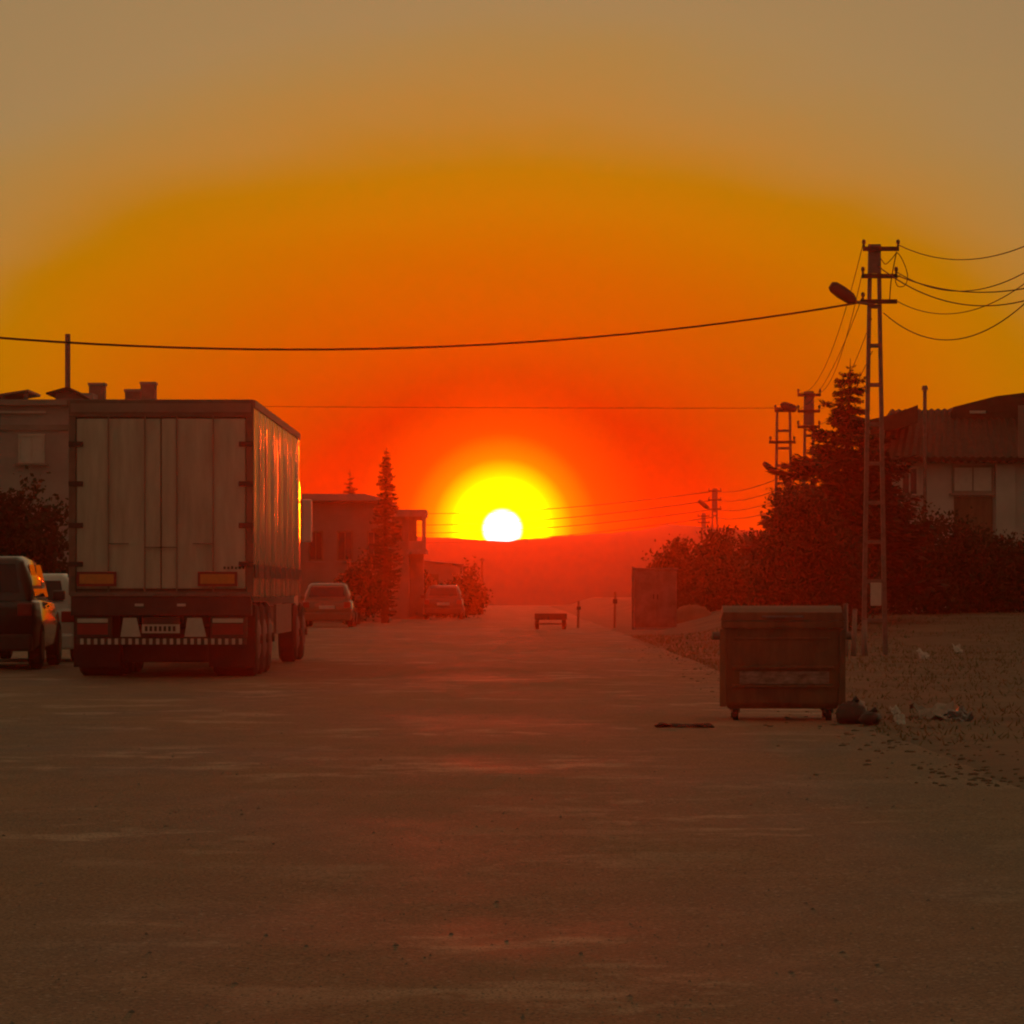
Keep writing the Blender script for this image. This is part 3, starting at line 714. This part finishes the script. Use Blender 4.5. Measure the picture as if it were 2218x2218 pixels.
# ------------------------------------------------------------------ trees and shrubs
def shrub(name, label, cat, px, D, base_z, blobs, n, size, trunk=None, group=None, mat_='leaf', spikes=0):
    t = thing(name, label, cat, (X(px, D), D, base_z), 0, group)
    c = MB()
    tot = sum(b[1][0] * b[1][2] for b in blobs)
    for cen, r in blobs:
        c.leaves(cen, r, int(1.45 * n * r[0] * r[2] / tot), size * .8)
        for _ in range(spikes):
            a = U(0, math.pi); p = Vector(cen) + Vector((math.cos(a) * r[0], U(-.3, .3), math.sin(a) * r[2])) * .9
            dr = Vector((math.cos(a) * .6 + U(-.3, .3), U(-.3, .3), .5 + R() * .6)).normalized()
            ln_ = U(.1, .34)
            c.tube([Vector(cen).lerp(p, .6), p, p + dr * ln_], [.012, .008, .003], 4)
            for k in range(9):
                c.leaf(p + dr * ln_ * k / 8, size * U(.35, .6), 2.0)
    c.build('crown', mat_, t)
    tr = MB(); top = max(b[0][2] for b in blobs)
    th = trunk or .06
    tr.tube([(0, 0, -.1), (.03, 0, top * .3), (-.02, .02, top * .6), (0, 0, top)], [th, th * .8, th * .55, th * .2], 8)
    for cen, r in blobs:
        s0 = Vector((0, 0, top * U(.2, .45))); e = Vector(cen)
        for k in range(3):
            ee = e + Vector((U(-.7, .7) * r[0], U(-.5, .5) * r[1], U(-.1, .8) * r[2]))
            tr.tube([s0, s0.lerp(ee, .5) + Vector((U(-.1, .1), U(-.1, .1), .08)), ee], [th * .5, th * .35, th * .12], 6)
    tr.build('trunk', 'bark', t)
    return t

# conifers with separate boughs sharing a few meshes
def bough_mesh(seed):
    random.seed(seed); mb = MB()
    mb.tube([(0, 0, 0), (.5, 0, -.06), (.85, 0, -.03), (1, 0, .04)], [.022, .015, .008, .003], 5)
    for i in range(150):
        s_ = .06 + .94 * R() ** .8; wv = .2 * (1 - s_) + .05
        p = Vector((s_, U(-1, 1) * wv, -.06 * math.sin(s_ * 3) + U(-.055, .03)))
        d = Vector((U(.3, 1), math.copysign(U(.2, .8), p.y), U(-.35, .3))).normalized()
        b = d.cross(Vector((U(-.4, .4), U(-.4, .4), 1))).normalized(); sz = U(.06, .13)
        n = len(mb.v); mb.v += [p, p + d*sz*.7 + b*sz*.35, p + d*sz*1.6, p + d*sz*.7 - b*sz*.35]; mb.f.append((n, n+1, n+2, n+3))
    return mb.mesh('bough', 'needle')
BOUGH = [bough_mesh(i) for i in range(4)]
random.seed(21)
def conifer(name, label, px, D, base_z, tip_y, prof, per_m=22, lean=0.0, zmin=.5, group=None):
    t = thing(name, label, 'tree', (X(px, D), D, base_z), 0, group); H = Z(tip_y, D) - base_z
    tr = MB(); tr.tube([(0, 0, -.1), (lean * .2, 0, H * .35), (lean * .6, 0, H * .7), (lean, 0, H)], [.035 * H ** .8, .024 * H ** .8, .013 * H ** .8, .006], 8); tr.build('trunk', 'bark', t)
    def half(z):
        for (z0, w0), (z1, w1) in zip(prof, prof[1:]):
            if z0 <= z <= z1: return w0 + (w1 - w0) * (z - z0) / (z1 - z0)
        return prof[-1][1]
    z = zmin; k = 0
    while z < H * .985:
        lv = half(z / H)
        if lv < .02: break
        nb = max(4, min(9, int(4 + lv * 3))); a0 = R() * 6.28
        for j in range(nb):
            o = bpy.data.objects.new('bough', BOUGH[random.randrange(4)]); COL.objects.link(o); o.parent = t
            l_ = lv * U(.6, 1.2)
            s_ = z / H; lx = lean * (.2 * s_ / .35 if s_ < .35 else .2 + .4 * (s_ - .35) / .35 if s_ < .7 else .6 + .4 * (s_ - .7) / .3)
            o.location = (lx, 0, z + U(-.05, .05)); kk = 1 + .7 * sstep(.6, .9, z / H); o.scale = (l_, l_ * kk * U(.9, 1.4), l_ * kk * U(.9, 1.5))
            o.rotation_euler = (U(-.25, .25), U(-.12, .28) - .35 * max(0, z/H - .85) / .15, a0 + 6.283 * j / nb + U(-.3, .3))
            k += 1
        z += U(.75, 1.25) / per_m * (4.2 if z / H < .8 else 3.2)
    if name == 'spruce':
        pass
    return t
D = 92.0
conifer('spruce', 'tall ragged spruce with spiky tip in front of the right house', 1828, D, gh(7.8, D), 776,
        [(0, 1.9), (.3, 1.95), (.5, 1.75), (.66, 1.35), (.73, .95), (.80, .62), (.90, .42), (.95, .2), (1, .04)], 20, (1842 - 1828) / FP * D, .7)
D = 146.0
conifer('cypress', 'slender pointed cypress beside the low brown house', 834, D, 0, 968, [(0, .3), (.3, .62), (.55, .5), (.75, .36), (.88, .24), (.95, .15), (1, .05)], 48, 0.05, .3)
D = 172.0
conifer('fir_tip', 'small fir whose tip shows over the roof of the low house', 758, D, 0, 1016, [(0, 1.3), (.5, .9), (.8, .45), (.92, .2), (1, .04)], 16, 0, 1.5)
shr = lambda *a: a
D = 87.0
shrub('leafy_tree', 'broad dark leafy tree under the spruce, behind the rubbish bin', 'tree', 1735, D, gh(6.2, D),
      [((-.35, 0, 1.6), (.75, .7, .95)), ((.3, .1, 1.9), (.85, .8, 1.0)), ((-.1, 0, 2.7), (.6, .6, .55)), ((.8, .2, 1.2), (.8, .7, .95)), ((-.5, 0, .7), (.6, .6, .7)), ((.4, 0, .6), (.9, .6, .6))], 15000, .085, .09, spikes=10)
D = 97.0
for i, (px, tp, w_, lab) in enumerate(((1915, 1080, .85, 'dark shrub directly right of the near lattice pole'), (1990, 1118, .9, 'rounded dark shrub below the stove pipe of the right house'),
        (2070, 1135, .95, 'dark shrub in front of the garage door of the right house'), (2150, 1172, .9, 'lower dark shrub below the pale pillar of the right house'), (2225, 1165, .9, 'last dark shrub at the right edge of the picture'))):
    bz = gh(9, D); top = Z(tp, D) - bz
    shrub('shrub', lab, 'shrub', px, D + i * .7, bz, [((0, 0, top * .45), (w_, .8, top * .5)), ((.25, .1, top * .7), (w_ * .6, .6, top * .32)), ((-.3, .1, top * .3), (w_ * .8, .7, top * .4))], 5200, .09, .05, 'shrubs in front of the right house', spikes=10)
D = 132.0
for i, (px, tp, w_, lab) in enumerate(((1462, 1172, .75, 'spiky bush rising directly behind the metal cabinet'), (1540, 1142, 1.0, 'tallest of the bushes, under the far lattice pole'), (1628, 1150, .9, 'bush filling the gap between the far pole and the dark trees'), (1580, 1215, 1.1, 'low bush in front of the taller ones left of the dark trees'))):
    bz = .3; top = Z(tp, D) - bz
    shrub('bush', lab, 'bush', px, D + (i % 3) * 1.2 - (3 if i == 3 else 0), bz, [((0, 0, top * .5), (w_, .8, top * .45)), ((.2, 0, top * .75), (w_ * .6, .5, top * .24)), ((-.3, 0, top * .3), (w_ * .9, .7, top * .36))], 4200, .11, .05, 'bushes behind the metal cabinet', spikes=14)
D = 88.0
shrub('garden_tree', 'dark leafy tree in front of the grey house at the left edge', 'tree', 15, D, 0,
      [((0, 0, 2.4), (1.1, .9, 1.2)), ((.7, 0, 1.7), (.8, .8, .95)), ((-.8, 0, 2.2), (1.0, .8, 1.1)), ((.2, 0, 1.2), (1.2, .8, .8)), ((1.05, 0, 1.0), (.55, .5, .7))], 13000, .1, .1, spikes=8)
D = 141.0
shrub('street_tree', 'dull leafy tree in front of the low brown house', 'tree', 775, D, 0, [((0, 0, 1.45), (.7, .7, .9)), ((.45, 0, 1.0), (.6, .6, .75)), ((-.5, 0, .9), (.55, .6, .7))], 3600, .12, .08, spikes=6)
D = 176.0
shrub('hedge', 'low bushy hedge below the flat-roofed house', 'hedge', 900, D, 0, [((0, 0, .9), (1.0, .6, 1.0)), ((1.3, 0, .8), (.9, .6, .9)), ((2.3, .1, .9), (.8, .6, .95))], 4500, .12, .06, spikes=6)
D = 195.0
shrub('roadside_bush', 'ragged bush between the shed and the lone thin pole', 'bush', 1015, D, 0, [((0, 0, .9), (.55, .6, 1.25)), ((.35, 0, .6), (.5, .5, .8))], 2600, .12, .05, spikes=8)

# ------------------------------------------------------------------ rubbish container
D = 36.3
def make_bin():
    xl, xr_ = X(1566, D), X(1824, D); hw = (xr_ - xl) / 2
    t = thing('rubbish_container', 'rusty steel rubbish container with a closed lid on the right road edge', 'rubbish bin', ((xl + xr_)/2, D, 0), math.radians(-2))
    zb, zt = .11, Z(1345, D)
    b = MB()
    rg = lambda z, a, y0, y1: [(-a, y0, z), (a, y0, z), (a, y1, z), (-a, y1, z)]
    b.loft([rg(zb, hw*.92, .06, 1.0), rg(zb + .05, hw*.95, .02, 1.04), rg(zt, hw, 0, 1.1)])
    b.build('body', 'bin', t, bevel=.015)
    MB().box(-hw - .015, hw + .015, -.035, -.002, zt - .07, zt).build('rim', 'bin', t, bevel=.01)
    for sx in (-1, 1):
        MB().box(sx*hw - .03, sx*hw + .03, -.03, -.001, zb + .02, zt - .075).build('corner_post', 'bin', t, bevel=.008)
        MB().tube([(sx*(hw + .01), .15, zt - .14), (sx*(hw + .09), .15, zt - .14)], .035, 12).build('trunnion', 'steel', t)
    for z in (.48, .305):
        MB().box(-hw*.86, hw*.86, -.022, .02, z, z + .028).build('rib', 'bin', t, bevel=.006)
    MB().box(-hw*.8, hw*.8, -.012, .03, .75, .77).build('rib', 'bin', t, bevel=.006)
    pn = MB().box(-hw*.72, hw*.78, -.006, .03, .34, .455).build('worn_panel', 'worn', t)
    ld = MB(); rr = []
    for i in range(9):
        s_ = i / 8; y = -.02 + 1.14 * s_; z = zt + .02 + .12 * math.sin(math.pi * min(1, s_ * 1.1 + .12)) ** .7
        rr.append([(-hw - .02, y, zt + .004), (hw + .02, y, zt + .004), (hw + .0, y, z), (-hw - .0, y, z)])
    ld.loft(rr).build('lid', 'bin', t)
    MB().tube([(-.18, -.04, zt + .04), (-.18, -.07, zt + .04), (.18, -.07, zt + .04), (.18, -.04, zt + .04)], .012, 6).build('lid_handle', 'steel', t)
    MB().bar((hw + .03, .1, zt - .16), (hw + .03, .1, zt + .16), .03, .05).build('lid_hinge', 'steel', t)
    for sx in (-1, 1):
        for y in (.12, .92):
            c = MB().tube([(sx*(hw - .12) - .025, y, .055), (sx*(hw - .12) + .025, y, .055)], .055, 16).build('castor', 'black', t)
            MB().box(sx*(hw - .12) - .04, sx*(hw - .12) + .04, y - .03, y + .03, .07, .115).build('castor_fork', 'steel', c)
    return t
make_bin()

# bags and litter beside it
def bag(label, px, py, r, rough_seed):
    random.seed(rough_seed); d = EYE * FP / (py - HZ); p = Vector((X(px, d), d, 0))
    t = MB().blob((0, 0, r[2] * .75), r, 12, 8, .14, -r[2] * .72)
    c = MB()
    o = t.build('rubbish_bag', 'bag', smooth=True); o.location = (p.x, p.y, gh(p.x, p.y))
    k = MB().tube([(0, 0, r[2] * 1.6), (.01, 0, r[2] * 1.75), (.05, .01, r[2] * 1.95)], [.03, .015, .035], 7).build('bag_knot', 'bag', o)
    return tag(o, label, 'rubbish bag', 'rubbish bags by the container')
bag('black rubbish bag slumped against the right side of the container', 1845, 1568, (.14, .13, .12), 3)
bag('small dark bag lying right of the slumped bag', 1885, 1572, (.1, .1, .07), 4)
random.seed(33)
def scrap(label, cat, name, px, py, sx, sy, m_, tilt=.1, lift=.02, thick=.004, crump=.4):
    d = EYE * FP / (py - HZ); x = X(px, d); mb = MB(); n = 8; pts = []
    for j in range(n):
        for i in range(n):
            u, v = i / (n-1) - .5, j / (n-1) - .5
            pts.append(Vector((u * sx * U(.78, 1.08), v * sy * U(.78, 1.08), lift + tilt * v * sy + crump * min(sx, sy) * noise.noise(Vector((u*3 + px, v*3, py))))))
    k = n * n
    mb.v = pts + [p - Vector((0, 0, thick)) for p in pts]
    for j in range(n - 1):
        for i in range(n - 1):
            a = j*n + i; mb.f += [(a, a+1, a+n+1, a+n), (k+a, k+a+n, k+a+n+1, k+a+1)]
    edge = list(range(n)) + [n*j + n-1 for j in range(1, n)] + [n*(n-1) + i for i in range(n-2, -1, -1)] + [n*j for j in range(n-2, 0, -1)]
    for a, b_ in zip(edge, edge[1:] + edge[:1]): mb.f.append((a, k + a, k + b_, b_))
    o = mb.build(name, m_); o.location = (x, d, max(gh(x, d), 0) + .004)
    return tag(o, label, cat)
scrap('bright crumpled white tray on the bags right of the container', 'litter', 'foam_tray', 1866, 1566, .09, .3, 'paper', .25, .14)
scrap('large grey flattened cardboard sheet lying on the dirt at right', 'cardboard', 'cardboard_sheet', 2030, 1562, .42, 1.3, 'card', .08, .05, .01)
scrap('small white scrap just left of the cardboard sheet', 'litter', 'paper_scrap', 1950, 1574, .1, .35, 'paper', .2, .03)
scrap('pale crumpled wrapper above the white scrap', 'litter', 'wrapper', 1940, 1552, .09, .35, 'paper', .2, .03)
scrap('dark flat rag at the right end of the cardboard sheet', 'litter', 'rag', 2075, 1570, .22, .5, 'bag', .1, .05)
scrap('flat black strip standing in for a shadow line left of the container foot', 'litter', 'shadow_strip', 1480, 1574, .5, .5, 'black', .0, .012, .004, .07)  # shadow line on the ground, made as a flat black sheet
scrap('pale scrap on the slope below the near pole', 'litter', 'plastic_scrap', 2000, 1432, .2, .6, 'paper', .25, .06)
scrap('faint pale bag on the slope right of the plastic scrap', 'litter', 'carrier_bag', 2075, 1418, .16, .6, 'paper', .25, .08)

# pale posts at the foot of the near pole
for i, (px, ty, lean, lab) in enumerate(((1832, 1310, .0, 'pale thin post nearest to the rubbish container'), (1848, 1322, .03, 'middle of the three pale posts right of the container'), (1874, 1343, -.01, 'pale post touching the foot of the near lattice pole'))):
    D = 70.0 + i * .4; t = thing('pipe_post', lab, 'post', (X(px, D), D, gh(X(px, D), D) - .05), 0, 'pale posts by the near pole')
    H_ = Z(ty, D) - gh(X(px, D), D) + .05
    MB().tube([(0, 0, 0), (lean, 0, H_)], [.05, .042], 10).build('shaft', 'concrete', t, smooth=True)
    MB().tube([(lean, 0, H_), (lean, 0, H_ + .03)], [.055, .03], 10).build('cap', 'steel', t)
# cabinet at the road edge
D = 119.0
t = thing('utility_cabinet', 'tall plain metal cabinet at the right road edge beyond the container', 'cabinet', (X(1420, D), D, 0))
zt = Z(1230, D); hw = X(1466, D) - X(1420, D)
MB().box(-hw, hw, 0, .9, .1, zt - .06).build('body', 'tin', t, bevel=.02)
MB().box(-hw - .05, hw + .05, -.06, .96, zt - .06, zt).build('roof', 'steel', t, bevel=.01)
MB().box(-hw - .02, hw + .02, -.02, .92, -.05, .1).build('plinth', 'concrete', t)
for sx in (-1, 1):
    d_ = MB().box(min(sx*.01, sx*(hw - .04)), max(sx*.01, sx*(hw - .04)), -.025, -.003, .16, zt - .12).build('door', 'tin', t, bevel=.008)
    MB().box(sx*.06 - .015, sx*.06 + .015, -.05, -.026, .95, 1.1).build('handle', 'dark', d_)
MB().box(-hw - .08, -hw - .01, .1, .3, .85, 1.1).build('junction_box', 'dark', t)
MB().tube([(-hw - .05, .02, -.05), (-hw - .05, .02, zt + .04)], .035, 8).build('conduit', 'steel', t)
# earth heap right of the cabinet
D = 124.0
o = MB().blob((0, 0, .1), (.75, .6, .62), 14, 8, .1, -.25).build('earth_heap', 'ground', smooth=True); o.location = (X(1500, D), D, .03)
tag(o, 'rounded heap of earth on the ground right of the metal cabinet', 'earth heap')
# low flat trailer far down the road
D = 122.0
t = thing('flat_trailer', 'low dark flat trailer standing far down the road', 'trailer', (X(1193, D), D, 0))
MB().box(-.5, .5, 0, 2.0, .34, .44).build('bed', 'wood', t, bevel=.01)
MB().box(-.5, .5, -.03, -.003, .3, .5).build('tailboard', 'dark', t)
for sx in (-1, 1):
    ty = MB().tube([(sx*.42 - .06, .9, .17), (sx*.42 + .06, .9, .17)], .18, 16).build('wheel', 'black', t)
    MB().tube([(sx*.42 + sx*.062, .9, .17), (sx*.42 + sx*.08, .9, .17)], .09, 12).build('rim', 'steel', ty)
MB().bar((-.4, .9, .17), (.4, .9, .17), .05).build('axle', 'steel', t)
MB().bar((0, 2.0, .36), (0, 2.9, .3), .06).build('drawbar', 'steel', t)
for px, ty_, D, lab in ((1252, 1302, 128, 'short dark post beside the flat trailer'), (1331, 1282, 126, 'knobbed post left of the metal cabinet')):
    t = thing('road_post', lab, 'post', (X(px, D), D, 0)); H_ = Z(ty_, D)
    MB().tube([(0, 0, -.05), (.02, 0, H_)], [.04, .035], 8).build('shaft', 'wood', t)
    MB().box(-.05, .09, -.05, .05, H_ * .68, H_ * .8).build('reflector', 'dark', t)

# ------------------------------------------------------------------ ground cover
random.seed(5)
g = MB()
for _ in range(24000):
    y = 9 + 32 * R() ** 2; x = U(-9.4, 5.5)
    z = rz(x, y) if x < 3.0 else gh(x, y)
    z = max(z, gh(x, y)); s_ = U(.0018, .0048) * (1 + (R() < .03) * 1.2)
    n = len(g.v)
    g.v += [Vector((x + a*s_*U(.7, 1.3), y + b*s_*U(.7, 1.3), z + c*s_ - .001)) for a, b, c in ((1, 0, .2), (0, 1, .2), (-1, 0, .2), (0, -1, .2), (.1, .1, .9), (0, 0, -.4))]
    for a, b in ((0, 1), (1, 2), (2, 3), (3, 0)): g.f += [(n+a, n+b, n+4), (n+b, n+a, n+5)]
stuff(g.build('gravel', 'gravel'))
g = MB()
for _ in range(26000):
    y = 30 + 75 * R() ** .9; x = 3.1 + U(0, 1) ** 1.3 * 13
    if noise.noise(Vector((x * .6, y * .3, 8))) < -.12 - .3 * R(): continue
    z = gh(x, y) - .01; h_ = U(.02, .075) * (1.0 if y < 60 else 1.2); a = U(0, 6.28); w_ = U(.006, .014); lx, ly = U(-.07, .07), U(-.05, .05)
    n = len(g.v)
    g.v += [Vector((x - math.cos(a)*w_, y - math.sin(a)*w_, z)), Vector((x + math.cos(a)*w_, y + math.sin(a)*w_, z)), Vector((x + lx, y + ly, z + h_))]; g.f.append((n, n+1, n+2))
stuff(g.build('dry_grass', 'grass'))
g = MB()
for _ in range(1100):                                        # clods along the ragged road edge
    y = 24 + 60 * R() ** 1.4; x = 2.9 + .45 * noise.noise(Vector((y * .12, 3.1, 0))) + random.gauss(.15, .35)
    s_ = U(.006, .018) * (1 if R() < .92 else 1.7); z = max(rz(x, y), gh(x, y))
    if R() < .5: g.blob((x, y, z + s_*.1), (s_ * U(.8, 2.0), s_ * 1.2, s_ * .55), 7, 4, .35)
stuff(g.build('earth_clods', 'ground'))

# ------------------------------------------------------------------ evening haze, also standing in for lens glare; sunset red put into its colour
hm = bpy.data.materials.new('haze_air'); hm.use_nodes = True; ht = hm.node_tree; ht.nodes.clear()
ho = ht.nodes.new('ShaderNodeOutputMaterial'); hv = ht.nodes.new('ShaderNodeVolumePrincipled')
hv.inputs['Color'].default_value = (1, .5, .25, 1); hv.inputs['Density'].default_value = .0004; hv.inputs['Anisotropy'].default_value = .92
ht.links.new(hv.outputs[0], ho.inputs['Volume'])
stuff(MB().box(-850, 850, -60, 860, -2, 12).build('haze', hm))
